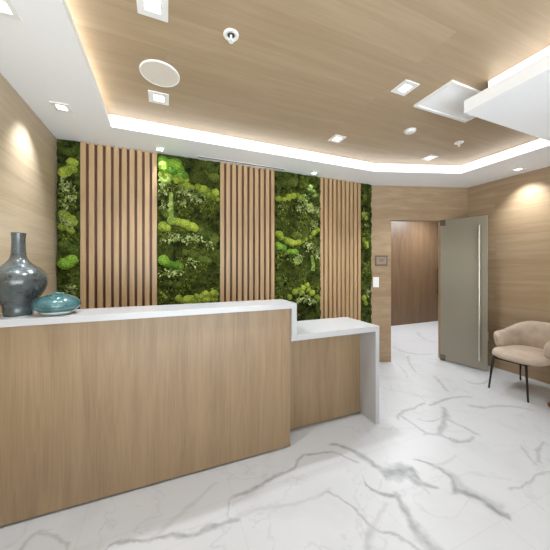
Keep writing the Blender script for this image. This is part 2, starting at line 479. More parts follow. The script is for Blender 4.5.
# slanted wall, with its doorway
wx, wy = CB[0] - CA[0], CB[1] - CA[1]
WL = math.hypot(wx, wy); wd = Vector((wx / WL, wy / WL)); wn = Vector((-wd.y, wd.x))   # wn points into the corridor
def on_slant(px):
    t = (px - HX) / F
    k = (SN + t * CS) / (CS - t * SN)       # X = k*Y along that sight line
    s = (k * CA[1] - CA[0]) / (wd.x - k * wd.y)
    return s
s0, s1, DH = on_slant(391), 1.09, 2.02
def slant_piece(bm, a, b_, z0, z1):
    A = Vector(CA) + wd * a; B = Vector(CA) + wd * b_
    return prism(bm, [tuple(A), tuple(B), tuple(B + wn * 0.10), tuple(A + wn * 0.10)], z0, z1)
bm = bmesh.new()
slant_piece(bm, 0, s0, 0, DH); slant_piece(bm, s1, WL, 0, DH); slant_piece(bm, 0, WL, DH, ZC)
structure('wall_doorway', bm, M['wall_x'])
# corridor beyond
structure('wall_corridor', boxbm(2.6, 8.2, 4.65, 4.77, 0, 2.6), M['brown'])
structure('wall_corridor_left', boxbm(2.56, 2.68, 3.12, 4.65, 0, 2.6), M['brown'])
structure('wall_corridor_right', boxbm(8.08, 8.2, 2.55, 4.65, 0, 2.6), M['brown'])
structure('wall_corridor_front', boxbm(XR + 0.12, 8.08, 2.5, 2.62, 0, 2.6), M['brown'])
structure('ceiling_corridor', boxbm(2.56, 8.2, 2.9, 4.77, 2.6, 2.68), M['white'])
o = bpy.data.objects['ceiling_corridor']

# soffit ring, dropped below the oak ceiling
IL, IBL, IB, IA, IR = (-0.42, YF), (-0.42, 2.56), (2.35, 2.545), (3.39, 2.2), (3.39, YF)
bm = bmesh.new()
prism(bm, [(XL, YF), IL, IBL, (XL, YB)], ZS, ZC - 0.06)
prism(bm, [(XL, YB), IBL, IB, CA, (CA[0], YB)], ZS, ZC)
prism(bm, [CA, IB, IA, CB], ZS, ZC)
prism(bm, [CB, IA, IR, (XR, YF)], ZS, ZC)
bmesh.ops.remove_doubles(bm, verts=bm.verts, dist=1e-4)
structure('ceiling_soffit', bm, M['white'])

# dropped tray at the right, hung from the ceiling by a set-back neck
structure('ceiling_tray', boxbm(1.912, 3.38, YF + 0.3, 1.218, 2.417, 2.50), M['white'])
structure('ceiling_tray_neck', boxbm(2.03, 3.3, YF + 0.4, 1.13, 2.50, ZC), M['white'])

# luminous strips: soffit edge and neck brightness put into emissive skins
def strip(a, b_, z0, z1, inward, label, ext=0.0):
    A, B = Vector(a), Vector(b_); d = (B - A).normalized(); n = Vector(inward).normalized()
    bm = prism(bmesh.new(), [tuple(A), tuple(B), tuple(B + n * 0.006), tuple(A + n * 0.006)], z0, z1)
    o = obj('cove_light', bm, M['led'])
    return tag(o, label, 'light', 'linear lights round the ceiling')
strip(IBL, IB, ZS + 0.004, ZC - 0.014, (0, -1), 'long white glowing light strip on the soffit edge before the moss wall')
sv = Vector(IA) - Vector(IB)
strip(IB, IA, ZS + 0.004, ZC - 0.014, (sv.y, -sv.x), 'short white glowing light strip on the slanted soffit edge above the doorway')
strip(IA, IR, ZS + 0.004, ZC - 0.014, (-1, 0), 'white glowing light strip on the soffit edge along the right wall')
tag(obj('cove_light', boxbm(-0.60, -0.53, YF + 0.1, 2.5, ZC - 0.0598, ZC - 0.05), M['led2']), 'light strip lying on the left soffit, its warm glow showing along the oak ceiling edge', 'light', 'linear lights round the ceiling')
strip((2.03, 1.13), (2.03, YF + 0.4), 2.503, ZC - 0.006, (-1, 0), 'white glowing light strip between hanging white tray and oak ceiling')

# ------------------------------------------------------------------ ceiling fittings
def downlight(x, y, z, size, label, power, spot=110, blend=0.6, lens=0.5, aim=None):
    t = thing('ceiling_light', label, 'light', (x, y, z), 0, 'recessed square downlights')
    h, q = size / 2, size / 2 * lens
    bm = bmesh.new()
    box(bm, -h, h, -h, -q, -0.006, 0); box(bm, -h, h, q, h, -0.006, 0)
    box(bm, -h, -q, -q, q, -0.006, 0); box(bm, q, h, -q, q, -0.006, 0)
    obj('trim_frame', bm, M['trimw'], t)
    obj('lens', boxbm(-q, q, -q, q, -0.003, 0), M['lamp'], t)
    l = bpy.data.lights.new('downlight_beam', 'SPOT'); l.energy = power; l.spot_size = math.radians(spot); l.spot_blend = blend
    l.color = (0.88, 0.945, 1.0); l.shadow_soft_size = 0.035
    lo = bpy.data.objects.new('beam', l); C.objects.link(lo); lo.parent = t; lo.location = (0, 0, -0.012)
    if aim:                                            # wall washers tilt their beam at the wall
        lo.rotation_euler = (Vector(aim) - Vector((x, y, z))).to_track_quat('-Z', 'Y').to_euler()
    return t
PW = 62
downlight(-0.06, 1.413, ZC, 0.14, 'square downlight in the oak ceiling, cut by the top of the photo, above the desk', PW)
downlight(-0.05, 2.175, ZC, 0.14, 'square downlight in the oak ceiling next to the round speaker', PW)
downlight(1.56, 2.203, ZC, 0.13, 'square downlight in the oak ceiling above the low end of the desk', PW)
downlight(1.56, 1.397, ZC, 0.13, 'square downlight in the oak ceiling left of the white access panel', PW)
downlight(2.82, 2.18, ZC, 0.13, 'square downlight in the oak ceiling in front of the doorway', PW)
SW = 36
downlight(-0.70, 2.376, ZS, 0.11, 'square downlight in the left white soffit, above the dark vase', 42, 78, blend=1.0, lens=0.55, aim=(XL, 2.376, 1.85))
downlight(-0.68, 1.554, ZS, 0.11, 'square downlight in the left white soffit, at the top left corner', 40, 78, blend=1.0, lens=0.55, aim=(XL, 1.554, 1.85))
downlight(-0.056, 2.86, ZS, 0.09, 'small downlight in the back soffit above the left slatted panel', 16, 80, blend=1.0, lens=0.6, aim=(0.03, 2.98, 1.4))
downlight(1.686, 2.86, ZS, 0.09, 'small downlight in the back soffit above the moss beside the third slatted panel', 16, 80, blend=1.0, lens=0.6, aim=(1.7, 2.98, 1.4))
downlight(3.857, 1.839, ZS, 0.10, 'small downlight in the right soffit above the taupe chair', 58, 88, blend=1.0, lens=0.6, aim=(XR, 1.839, 1.9))

t = thing('ceiling_speaker', 'round beige flush speaker in the oak ceiling above the desk', 'speaker', (-0.036, 1.903, ZC))
obj('grille', lathe([(0, -0.007), (0.108, -0.007), (0.113, -0.005), (0.113, 0)]), M['beige'], t)
obj('rim', lathe([(0.113, 0), (0.113, -0.008), (0.118, -0.009), (0.121, -0.006), (0.122, 0)]), M['trimw'], t)

def sprinkler(x, y, label, dark):
    t = thing('fire_sprinkler', label, 'sprinkler', (x, y, ZC), 0, 'fire sprinklers')
    obj('escutcheon', lathe([(0.022, -0.006), (0.034, -0.008), (0.041, -0.004), (0.042, 0), (0.018, 0), (0.022, -0.006)], 28), M['trimw'], t)
    if dark: obj('cup', lathe([(0, -0.003), (0.0215, -0.003), (0.0215, -0.0002), (0, -0.0002)], 24), M['dark'], t)
    bm = tube([(0, 0, 0), (0, 0, -0.022)], 0.006, 10)
    tube([(0.006, 0, -0.018), (0.013, 0, -0.03), (0.004, 0, -0.036)], 0.0022, 6, bm)
    tube([(-0.006, 0, -0.018), (-0.013, 0, -0.03), (-0.004, 0, -0.036)], 0.0022, 6, bm)
    obj('head', bm, M['trimw'], t)
    obj('deflector', lathe([(0, -0.035), (0.014, -0.035), (0.014, -0.038), (0, -0.038)], 16), M['trimw'], t)
sprinkler(0.328, 1.438, 'white fire sprinkler with dark cup in the oak ceiling, near the top of the photo', True)
sprinkler(2.757, 1.805, 'small white fire sprinkler in the oak ceiling below the access panel', False)

t = thing('smoke_detector', 'round white smoke detector on the oak ceiling left of the sprinkler', 'detector', (2.094, 1.819, ZC))
obj('base', lathe([(0, 0), (0.052, 0), (0.052, -0.008), (0.048, -0.010), (0, -0.010)], 32), M['trimw'], t)
obj('dome', lathe([(0.046, -0.010), (0.045, -0.016), (0.038, -0.021), (0.02, -0.023), (0, -0.023)], 32), M['trimw'], t, True)

# flat white panel in the oak ceiling
t = thing('access_panel', 'white framed rectangular access panel in the oak ceiling beside the hanging tray', 'panel', (2.095, 1.37, ZC))
fr = bmesh.new(); hx, hy, fw = 0.305, 0.153, 0.022
box(fr, -hx, hx, -hy, -hy + fw, -0.014, 0); box(fr, -hx, hx, hy - fw, hy, -0.014, 0)
box(fr, -hx, -hx + fw, -hy + fw, hy - fw, -0.014, 0); box(fr, hx - fw, hx, -hy + fw, hy - fw, -0.014, 0)
obj('frame', fr, M['trimw'], t)
obj('cover', boxbm(-hx + fw, hx - fw, -hy + fw, hy - fw, -0.007, 0), M['white'], t)

t = thing('air_diffuser', 'slim linear air slot in the back soffit above the middle slatted panel', 'vent', (0.81, 2.905, ZS))
bm = bmesh.new()
box(bm, -0.5, 0.5, -0.026, -0.014, -0.004, 0); box(bm, -0.5, 0.5, 0.014, 0.026, -0.004, 0)
box(bm, -0.512, -0.5, -0.026, 0.026, -0.004, 0); box(bm, 0.5, 0.512, -0.026, 0.026, -0.004, 0)
obj('frame', bm, M['trimw'], t)
obj('slot', boxbm(-0.5, 0.5, -0.014, 0.014, -0.0015, 0), M['dark'], t)

# ------------------------------------------------------------------ slatted panels
def slat_panel(pxa, pxb, label):
    a, b_ = wall_pt(pxa, 200, 2.955)[0], wall_pt(pxb, 200, 2.955)[0]
    t = thing('slat_panel', label, 'wall panel', ((a + b_) / 2, YB, 0), 0, 'slatted oak panels on the back wall')
    w = (b_ - a) / 2
    obj('backing', boxbm(-w + 0.004, w - 0.004, -0.012, -0.001, 0, ZS - 0.002), M['slat_back'], t)
    n = 10; pitch = (2 * w) / (n - 0.36); sw = pitch * 0.64
    bm = bmesh.new()
    for i in range(n):
        x = -w + i * pitch
        box(bm, x, x + sw, -0.045, -0.0125, 0, ZS - 0.002, bev=0.0015)
    obj('slats', bm, M['slat'], t)
    return t
slat_panel(80.2, 156.8, 'leftmost panel of vertical oak slats, behind the vases')
slat_panel(220.2, 274.5, 'middle panel of vertical oak slats, between the two wide moss panels')
slat_panel(320.4, 360.8, 'rightmost panel of vertical oak slats, behind the low counter')

# ------------------------------------------------------------------ moss panels
def cushion_mesh(i):
    bm = bmesh.new()
    bmesh.ops.create_icosphere(bm, subdivisions=4, radius=1.0)
    for v in bm.verts:
        n = v.co.normalized()
        q = n + Vector((i * 9.1, i * 3.7, 0))
        k = 1 + 0.12 * noise.noise(q * 1.7) + 0.10 * noise.noise(q * 4) + 0.10 * noise.noise(q * 11) + 0.07 * noise.noise(q * 28)
        v.co = n * k
        v.co.y *= 0.8
    me = bpy.data.meshes.new('moss_cushion'); bm.to_mesh(me); bm.free()
    for p in me.polygons: p.use_smooth = True
    return me
CUSH = {}
for k in ('lime', 'vivid', 'olive'):
    CUSH[k] = []
    for i in range(4):
        me = cushion_mesh(i + len(CUSH) * 5); me.materials.append(M[k]); CUSH[k].append(me)

def leaf(bm, p, d, up, L_, W, bend=0.25):
    d = d.normalized(); s = d.cross(up)
    if s.length < 1e-3: s = d.cross(Vector((1, 0, 0.3)))
    s.normalize(); nn = s.cross(d).normalized()
    a = bm.verts.new(p)
    m1 = bm.verts.new(p + d * L_ * 0.5 + s * W * 0.5 + nn * W * 0.15)
    m2 = bm.verts.new(p + d * L_ * 0.5 - s * W * 0.5 + nn * W * 0.15)
    c = bm.verts.new(p + d * L_ * 0.55)
    e = bm.verts.new(p + d * L_ - nn * L_ * bend)
    for f in ((a, c, m1), (a, m2, c), (m1, c, e), (c, m2, e)): bm.faces.new(f)

def rnd_dir(rng, spread=1.0):
    return Vector((rng.uniform(-1, 1) * spread, -rng.uniform(0.35, 1.0), rng.uniform(-1, 1) * spread)).normalized()

def moss_panel(pxa, pxb, label, cush, sprays, ferns, rosettes, seed, x0=None, x1=None):
    rng = random.Random(seed)
    a = x0 if x0 is not None else wall_pt(pxa, 200)[0]
    b_ = x1 if x1 is not None else wall_pt(pxb, 200)[0]
    cx = (a + b_) / 2; w = (b_ - a) / 2 - 0.002
    t = thing('moss_panel', label, 'moss panel', (cx, YB, 0), 0, 'preserved moss panels on the back wall')
    z0, z1 = 0.0, ZS - 0.004
    # bed
    bm = bmesh.new()
    nx, nzv = max(8, int(2 * w / 0.014)), int((z1 - z0) / 0.014)
    def depth(x, z):
        q = Vector((x + cx, 0, z))
        return 0.030 + 0.020 * noise.noise(q * 6) + 0.020 * (0.5 - abs(noise.noise(q * 11))) * 1.4 + 0.012 * noise.noise(q * 34)
    grid = [[bm.verts.new((-w + 2 * w * i / nx, -max(0.004, depth(-w + 2 * w * i / nx, z0 + (z1 - z0) * j / nzv)), z0 + (z1 - z0) * j / nzv)) for i in range(nx + 1)] for j in range(nzv + 1)]
    for j in range(nzv):
        for i in range(nx):
            bm.faces.new((grid[j][i], grid[j][i + 1], grid[j + 1][i + 1], grid[j + 1][i]))
    # back and sides so the bed is a solid slab
    border = [grid[0][i] for i in range(nx + 1)] + [grid[j][nx] for j in range(1, nzv + 1)] + [grid[nzv][i] for i in range(nx - 1, -1, -1)] + [grid[j][0] for j in range(nzv - 1, 0, -1)]
    back = [bm.verts.new((v.co.x, -0.001, v.co.z)) for v in border]
    nb = len(border)
    for i in range(nb):
        bm.faces.new((border[i], back[i], back[(i + 1) % nb], border[(i + 1) % nb]))
    bm.faces.new(back)
    obj('moss_bed', bm, M['bed'], t)
    # small leaves over the bed, dark ones all over and mid green ones in drifts
    dk, md = bmesh.new(), bmesh.new()
    for _ in range(int(2 * w * (z1 - z0) * 3600)):
        x, z = rng.uniform(-w + 0.034, w - 0.034), rng.uniform(0.75, z1 - 0.03)
        q = Vector((x + cx, 3, z))
        if noise.noise(q * 7) < -0.1 and rng.random() < 0.8: continue
        p = Vector((x, -depth(x, z) + 0.002, z))
        d = rnd_dir(rng); l = rng.uniform(0.014, 0.040)
        leaf(md if noise.noise(q * 4.3 + Vector((0, 9, 0))) > 0.02 else dk, p, d, Vector((0, -0.3, 1)), l, l * 0.5)
    tag(obj('dark_foliage', dk, M['leafd'], t), kind='stuff')
    tag(obj('green_foliage', md, M['leafm'], t), kind='stuff')
    # rounded cushions
    for kind, px, py, rpx in cush:
        X, Z = wall_pt(px, py, 2.95)
        r = rpx * (2.95 * 1.0) / F * 1.02
        x = min(max(X - cx, -w + r * 1.22), w - r * 1.22) if w > r * 1.22 else 0
        me = CUSH[kind][rng.randrange(4)]
        o = bpy.data.objects.new('moss_cushion', me); C.objects.link(o); o.parent = t
        o.location = (x, -max(0.040, 1.02 * r), min(Z, z1 - r * 1.15)); o.rotation_euler = (rng.uniform(-.2, .2), rng.uniform(0, 6.28), 0)
        o.scale = (r, r, r)
    # loose pale leaf sprays
    for px, py, rx, rz, n in sprays:
        X, Z = wall_pt(px, py, 2.95)
        bm = bmesh.new()
        for _ in range(n):
            g = lambda: max(-1, min(1, rng.gauss(0, 0.5)))
            x = min(max(X - cx + g() * rx * 0.0112, -w + 0.04), w - 0.04); z = Z + g() * rz * 0.0112
            p = Vector((x, -rng.uniform(0.045, 0.072), z)); d = rnd_dir(rng, 1.3); l = rng.uniform(0.020, 0.046)
            leaf(bm, p, d, Vector((0, -0.3, 1)), l, l * 0.6)
            if rng.random() < 0.5:
                tube([p, p + Vector((0, 0.04, 0.005))], 0.0012, 4, bm)
        obj('pale_foliage', bm, M['pale'], t)
    for px, py, length in ferns:
        X, Z = wall_pt(px, py, 2.94)
        bm = bmesh.new()
        for k in range(3):
            xo = (k - 1) * 0.014
            pts = [Vector((X - cx + xo * (0.4 + u), -0.055 - 0.035 * math.sin(u * 2.4), Z - u * length)) for u in [i / 8 for i in range(9)]]
            tube(pts, [0.003 * (1 - 0.06 * i) for i in range(9)], 6, bm)
            for i in range(28):
                u = i / 28
                p = Vector((X - cx + xo * (0.4 + u), -0.055 - 0.035 * math.sin(u * 2.4), Z - u * length))
                for s in (-1, 1):
                    leaf(bm, p, Vector((s, -0.5, -1.5)), Vector((0, -1, 0)), 0.030 * (1 - 0.7 * u), 0.009)
        obj('fern_frond', bm, M['fern'], t)
    for px, py, rp in rosettes:
        X, Z = wall_pt(px, py, 2.94)
        R = rp * 0.0112; bm = bmesh.new(); cxx = min(max(X - cx, -w + R * 0.8), w - R * 0.8)
        for ring, (tilt, n) in enumerate(((0.35, 9), (0.75, 8), (1.4, 6))):
            for k in range(n):
                an = 2 * math.pi * (k + 0.5 * ring) / n
                d = Vector((math.cos(an), -tilt, math.sin(an)))
                leaf(bm, Vector((cxx, -0.055, Z)), d, Vector((0, -1, 0.01)), R * (1 - 0.2 * ring), R * 0.75)
        obj('rosette', bm, M['fern'], t)
    return t

def band(kind, pts, n, r, rng, jit=1.5):
    """a run of cushions along a px track"""
    out = []
    n = int(n * 1.25 + 0.5); r *= 0.9
    for i in range(n):
        u = i / max(1, n - 1) * (len(pts) - 1); k = min(int(u), len(pts) - 2); f = u - k
        out.append((kind, pts[k][0] * (1 - f) + pts[k + 1][0] * f + rng.uniform(-jit, jit), pts[k][1] * (1 - f) + pts[k + 1][1] * f + rng.uniform(-jit, jit), r * rng.uniform(0.75, 1.2)))
    return out
rb = random.Random(3)
c2 = band('vivid', [(160, 160), (175, 163), (180, 170)], 6, 5.0, rb) + band('vivid', [(161, 167), (174, 172), (184, 176)], 6, 4.6, rb) \
   + band('lime', [(160, 173), (172, 178), (186, 180)], 5, 3.6, rb) + band('lime', [(180, 184), (195, 187), (208, 191), (218, 194)], 9, 3.6, rb) \
   + band('lime', [(200, 191), (218, 199)], 4, 3.0, rb) + band('olive', [(158, 208), (167, 214)], 3, 3.4, rb) \
   + band('lime', [(173, 222), (186, 224), (196, 229)], 6, 4.2, rb) + band('olive', [(200, 231), (210, 236), (219, 239)], 5, 4.4, rb) + band('lime', [(158, 226), (168, 228)], 3, 4, rb) \
   + band('vivid', [(159, 260), (168, 263), (180, 267)], 5, 4.2, rb, 0.8) + band('lime', [(180, 300), (190, 298), (205, 295), (218, 293)], 9, 3.8, rb) + band('lime', [(186, 303), (216, 300)], 6, 3.6, rb) \
   + band('olive', [(166, 283), (180, 286)], 3, 4, rb) + band('olive', [(185, 250), (212, 262)], 5, 4.0, rb, 4) + band('olive', [(208, 165), (215, 176)], 3, 5, rb, 2)
s2 = [(162, 190, 5, 6, 70), (184, 192, 8, 4, 80), (197, 198, 9, 5, 90), (182, 203, 5, 3, 40), (165, 206, 5, 4, 30), (176, 238, 6, 4, 70), (192, 238, 9, 4, 80), (210, 243, 5, 4, 40), (166, 236, 6, 6, 40), (172, 272, 9, 4, 70), (193, 262, 6, 5, 24), (190, 300, 3, 2, 14)]
moss_panel(156.8, 220.2, 'widest moss panel, with a pale rosette and hanging fern at its upper left', c2, s2, [(171, 192, 0.34)], [(165, 179, 6.5)], 11)

c3 = band('lime', [(277, 198), (284, 199), (291, 197), (298, 195)], 5, 3.6, rb, 0.6) + band('lime', [(299, 196), (306, 203), (314, 210), (319, 214)], 7, 3.2, rb, 1.5) \
   + band('olive', [(308, 188), (317, 196)], 4, 4, rb, 2) + band('olive', [(297, 224), (304, 227)], 3, 3.8, rb) + band('olive', [(294, 236), (301, 236)], 2, 4, rb) \
   + band('lime', [(276, 234), (283, 238), (292, 242)], 5, 3.8, rb) + band('vivid', [(276, 245), (284, 248), (290, 253), (297, 252)], 7, 3.6, rb) + band('lime', [(296, 243), (305, 240), (312, 234), (319, 229)], 6, 3.2, rb) \
   + [('lime', 290, 297, 3.4), ('lime', 295, 292, 3.8), ('lime', 299, 290, 3.2), ('lime', 303, 288, 3.4), ('lime', 307, 285, 3.2), ('lime', 309, 290, 3.4), ('lime', 312.5, 293, 3.6), ('lime', 318, 298, 3.8), ('lime', 302, 293, 3)] \
   + band('olive', [(278, 278), (281, 284)], 2, 3.6, rb) + band('olive', [(283, 185), (296, 184)], 3, 4.5, rb, 3)
s3 = [(303, 200, 7, 6, 90), (311, 208, 9, 6, 130), (318, 213, 4, 5, 50), (300, 208, 6, 4, 50), (313, 224, 5, 4, 50), (283, 206, 8, 3, 24), (309, 246, 6, 5, 80), (316, 252, 4, 6, 50), (298, 258, 6, 4, 60), (304, 297, 7, 4, 90), (312, 301, 6, 3, 40), (298, 300, 4, 3, 30)]
moss_panel(274.5, 320.4, 'moss panel left of the rightmost slatted panel, lime cushions behind the desk end', c3, s3, [(312, 255, 0.2)], [(297, 261, 5)], 12)

c1 = band('lime', [(61, 172), (70, 170), (77, 168)], 5, 4.2, rb, 1) + [('lime', 77, 163, 4)] + band('lime', [(62, 214), (72, 219), (78, 223)], 5, 3.8, rb) + band('lime', [(61, 226), (72, 230)], 3, 3.4, rb) \
   + [('vivid', 63, 264, 4.6), ('vivid', 69, 263, 4.2), ('vivid', 76, 260, 4.4)] + band('olive', [(62, 244), (76, 250)], 3, 4.2, rb, 2) + band('olive', [(64, 150), (76, 154)], 3, 4, rb, 2)
s1_ = [(66, 186, 7, 5, 70), (72, 196, 6, 4, 50), (64, 215, 5, 4, 50), (70, 222, 6, 4, 40), (73, 290, 7, 4, 60), (66, 205, 4, 3, 16)]
moss_panel(58, 80.2, 'narrow moss panel in the left corner, above the teal vase', c1, s1_, [], [], 13, x0=XL + 0.004)

c4 = band('lime', [(364, 214), (367, 219)], 3, 3.2, rb, 1) + band('lime', [(363, 239), (367, 246)], 3, 3.4, rb, 1) + band('lime', [(364, 297), (367, 304)], 3, 3.2, rb, 1) + band('olive', [(365, 265), (366, 275)], 2, 3.4, rb, 1) + band('olive', [(365, 192), (366, 200)], 2, 3.4, rb, 1)
s4 = [(366, 215, 4, 4, 30), (367, 292, 3, 4, 40), (366, 226, 3, 3, 12)]
moss_panel(361, 370, 'narrowest moss strip, beside the room sign', c4, s4, [], [], 14, x1=CA[0] - 0.004)

# ------------------------------------------------------------------ reception desk
YD = 1.792
t = thing('reception_desk', 'tall oak reception desk with a white stone top, below the vases', 'desk', (0.3, YD, 0))
ox = 0.3
obj('front_panel', boxbm(XL + 0.002 - ox, 0.862 - ox, 0.018, 0.04, 0.012, 1.043, bev=0.001), M['desk'], t)
obj('plinth', boxbm(XL + 0.002 - ox, 0.855 - ox, 0.0402, 0.06, 0.0, 0.08), M['dark'], t)
# white top with its mitred drop at the free end
bm = prism(bmesh.new(), [(XL + 0.002 - ox, 1.043), (0.862 - ox, 1.043), (0.862 - ox, 0.845), (0.902 - ox, 0.845), (0.902 - ox, 1.08), (XL + 0.002 - ox, 1.08)], -0.012, 0.268)
for v in bm.verts: v.co = Vector((v.co.x, v.co.z, v.co.y))
obj('countertop', bm, M['stone'], t)
obj('end_panel', boxbm(0.838 - ox, 0.862 - ox, 0.0402, 0.24, 0.012, 1.043), M['desk'], t)
obj('back_panel', boxbm(XL + 0.002 - ox, 0.838 - ox, 0.22, 0.24, 0.02, 1.043), M['desk'], t)

t = thing('side_counter', 'low white waterfall counter with an oak panel, at the right end of the desk', 'counter', (1.28, YD, 0))
ox = 1.28
bm = prism(bmesh.new(), [(0.903 - ox, 0.797), (1.663 - ox, 0.797), (1.663 - ox, 0.0), (1.703 - ox, 0.0), (1.703 - ox, 0.842), (0.903 - ox, 0.842)], 0.0, 0.452)
for v in bm.verts: v.co = Vector((v.co.x, v.co.z, v.co.y))
obj('waterfall_top', bm, M['stone'], t)
obj('infill', boxbm(0.864 - ox, 0.9028 - ox, 0.002, 0.45, 0.797, 0.842), M['stone'], t)
obj('modesty_panel', boxbm(0.864 - ox, 1.662 - ox, 0.195, 0.22, 0.012, 0.796), M['desk'], t)

# ------------------------------------------------------------------ vases
t = thing('bottle_vase', 'tall dark mottled bottle vase with a narrow neck on the desk', 'vase', (-0.770, 1.940, 1.0802))
prof = smooth_prof([(0.058, 0.0), (0.064, 0.004), (0.070, 0.057), (0.095, 0.102), (0.119, 0.148), (0.129, 0.193), (0.121, 0.228), (0.093, 0.262), (0.055, 0.294), (0.036, 0.325), (0.031, 0.37), (0.030, 0.42), (0.0325, 0.462)])
obj('body', lathe([(0, 0)] + prof + [(0.0285, 0.4625), (0.026, 0.45), (0.026, 0.36), (0.0, 0.33)], 64), M['vase'], t, True)
t = thing('pebble_vase', 'squat glossy teal vase with a pale foot beside the bottle vase', 'vase', (-0.577, 1.892, 1.0802))
prof = smooth_prof([(0.084, 0.020), (0.103, 0.036), (0.111, 0.054), (0.105, 0.074), (0.082, 0.096), (0.048, 0.111), (0.025, 0.118), (0.022, 0.124)])
obj('body', lathe(prof + [(0.016, 0.124), (0.015, 0.114), (0.0, 0.10)], 64), M['teal'], t, True)
obj('foot', lathe([(0, 0.0)] + smooth_prof([(0.056, 0.0), (0.067, 0.004), (0.084, 0.020)]) + [(0.0, 0.0201)], 64), M['palefoot'], t, True)

# ------------------------------------------------------------------ glass door
hp, ep = Vector((3.70, 2.686)), Vector((3.835, 2.15))
dd = ep - hp; DL = dd.length; ang = math.atan2(dd.y, dd.x)
t = thing('door_1', 'frosted glass door standing open with a long steel pull bar', 'door', (hp.x, hp.y, 0), ang)
t['kind'] = 'structure'
obj('glass_pane', boxbm(0, DL, -0.006, 0.006, 0.012, 2.02, bev=0.001), M['glass'], t)
for z0, z1 in ((0.006, 0.085), (1.945, 2.03)):
    obj('patch_fitting', boxbm(-0.005, 0.065, -0.016, 0.016, z0, z1, bev=0.002), M['fitting'], t)
for s in (-1, 1):
    bm = tube([(DL - 0.075, s * 0.052, 0.13), (DL - 0.075, s * 0.052, 1.90)], 0.011, 14)
    for z in (0.35, 1.68): tube([(DL - 0.075, s * 0.0062, z), (DL - 0.075, s * 0.052, z)], 0.008, 10, bm)
    obj('pull_handle', bm, M['steel'], t)
# dark pull on the corridor wall
cxp = 6.26
t = thing('mounted_pull', 'slim dark pull bar on the brown corridor wall beside the glass door', 'handle', (cxp, 4.65, 0.66))
bm = tube([(0, -0.045, 0.0), (0, -0.045, 0.68)], 0.014, 10)
for z in (0.08, 0.6): tube([(0, -0.001, z), (0, -0.045, z)], 0.009, 8, bm)
obj('bar', bm, M['black'], t)

# ------------------------------------------------------------------ sign, switch, outlet
wang = math.atan2(wd.y, wd.x)
def slant_loc(px, z):
    p = Vector(CA) + wd * on_slant(px); return (p.x, p.y, z)
t = thing('room_sign', 'small framed grey brown room sign on the oak wall above the light switch', 'sign', slant_loc(381, 1.44), wang)
obj('plate', boxbm(-0.092, 0.092, -0.010, -0.0005, -0.072, 0.072, bev=0.002), M['plate'], t)
obj('face', boxbm(-0.072, 0.072, -0.0125, -0.0102, -0.054, 0.054), M['plate_in'], t)
bm = bmesh.new(); rl = random.Random(5)
for z, x0, x1, h in ((0.008, -0.032, 0.036, 0.012), (-0.012, -0.030, 0.032, 0.010)):
    x = x0
    while x < x1:                                      # two short rows of marks too small to read
        wl = rl.uniform(0.005, 0.009); box(bm, x, x + wl, -0.0134, -0.0126, z, z + h); x += wl + 0.003
obj('lettering', bm, M['ink'], t)
t = thing('light_switch', 'white light switch on the oak wall below the room sign', 'switch', slant_loc(375.8, 1.135), wang)
obj('plate', boxbm(-0.043, 0.043, -0.007, -0.0005, -0.072, 0.072, bev=0.002), M['trimw'], t)
obj('rocker', boxbm(-0.018, 0.018, -0.011, -0.0072, -0.035, 0.035, bev=0.001), M['trimw'], t)
t = thing('wall_outlet', 'white power outlet low on the right wall behind the chair', 'outlet', (XR, 2.32, 0.40), 0)
obj('plate', boxbm(-0.007, -0.0005, -0.037, 0.037, -0.06, 0.06, bev=0.002), M['trimw'], t)
bm = bmesh.new()
for z in (-0.025, 0.025):
    for y in (-0.008, 0.008): box(bm, -0.0079, -0.0072, y - 0.0015, y + 0.0015, z - 0.007, z + 0.007)
obj('socket_slots', bm, M['dark'], t)

# ------------------------------------------------------------------ chair
CX, CY = 3.56, 1.62
t = thing('lounge_chair', 'taupe velvet chair with a wraparound back and black legs by the wall', 'chair', (CX, CY, 0))
# seat cushion: a rounded, domed pad
bm = bmesh.new()
def superell(a, b_, n, e):
    out = []
    for i in range(n):
        th = 2 * math.pi * i / n; c, s = math.cos(th), math.sin(th)
        out.append((a * math.copysign(abs(c) ** (2 / e), c), b_ * math.copysign(abs(s) ** (2 / e), s)))
    return out
levels = [(0.0, 0.380), (0.80, 0.380), (0.93, 0.386), (0.985, 0.395), (1.0, 0.415), (0.985, 0.437), (0.94, 0.453), (0.80, 0.466), (0.5, 0.474), (0.0, 0.477)]
rings = []
n = 56
for s, z in levels:
    if s == 0: rings.append([bm.verts.new((-0.03, 0, z))]); continue
    rings.append([bm.verts.new((x * s - 0.03, y * s * (1.0 - 0.10 * (x / 0.3)), z)) for x, y in superell(0.29, 0.225, n, 2.7)])
for A, B in zip(rings, rings[1:]):
    for i in range(n):
        j = (i + 1) % n
        if len(A) == 1: bm.faces.new((A[0], B[i], B[j]))
        elif len(B) == 1: bm.faces.new((A[i], A[j], B[0]))
        else: bm.faces.new((A[i], A[j], B[j], B[i]))
obj('seat', bm, M['velvet'], t, True)
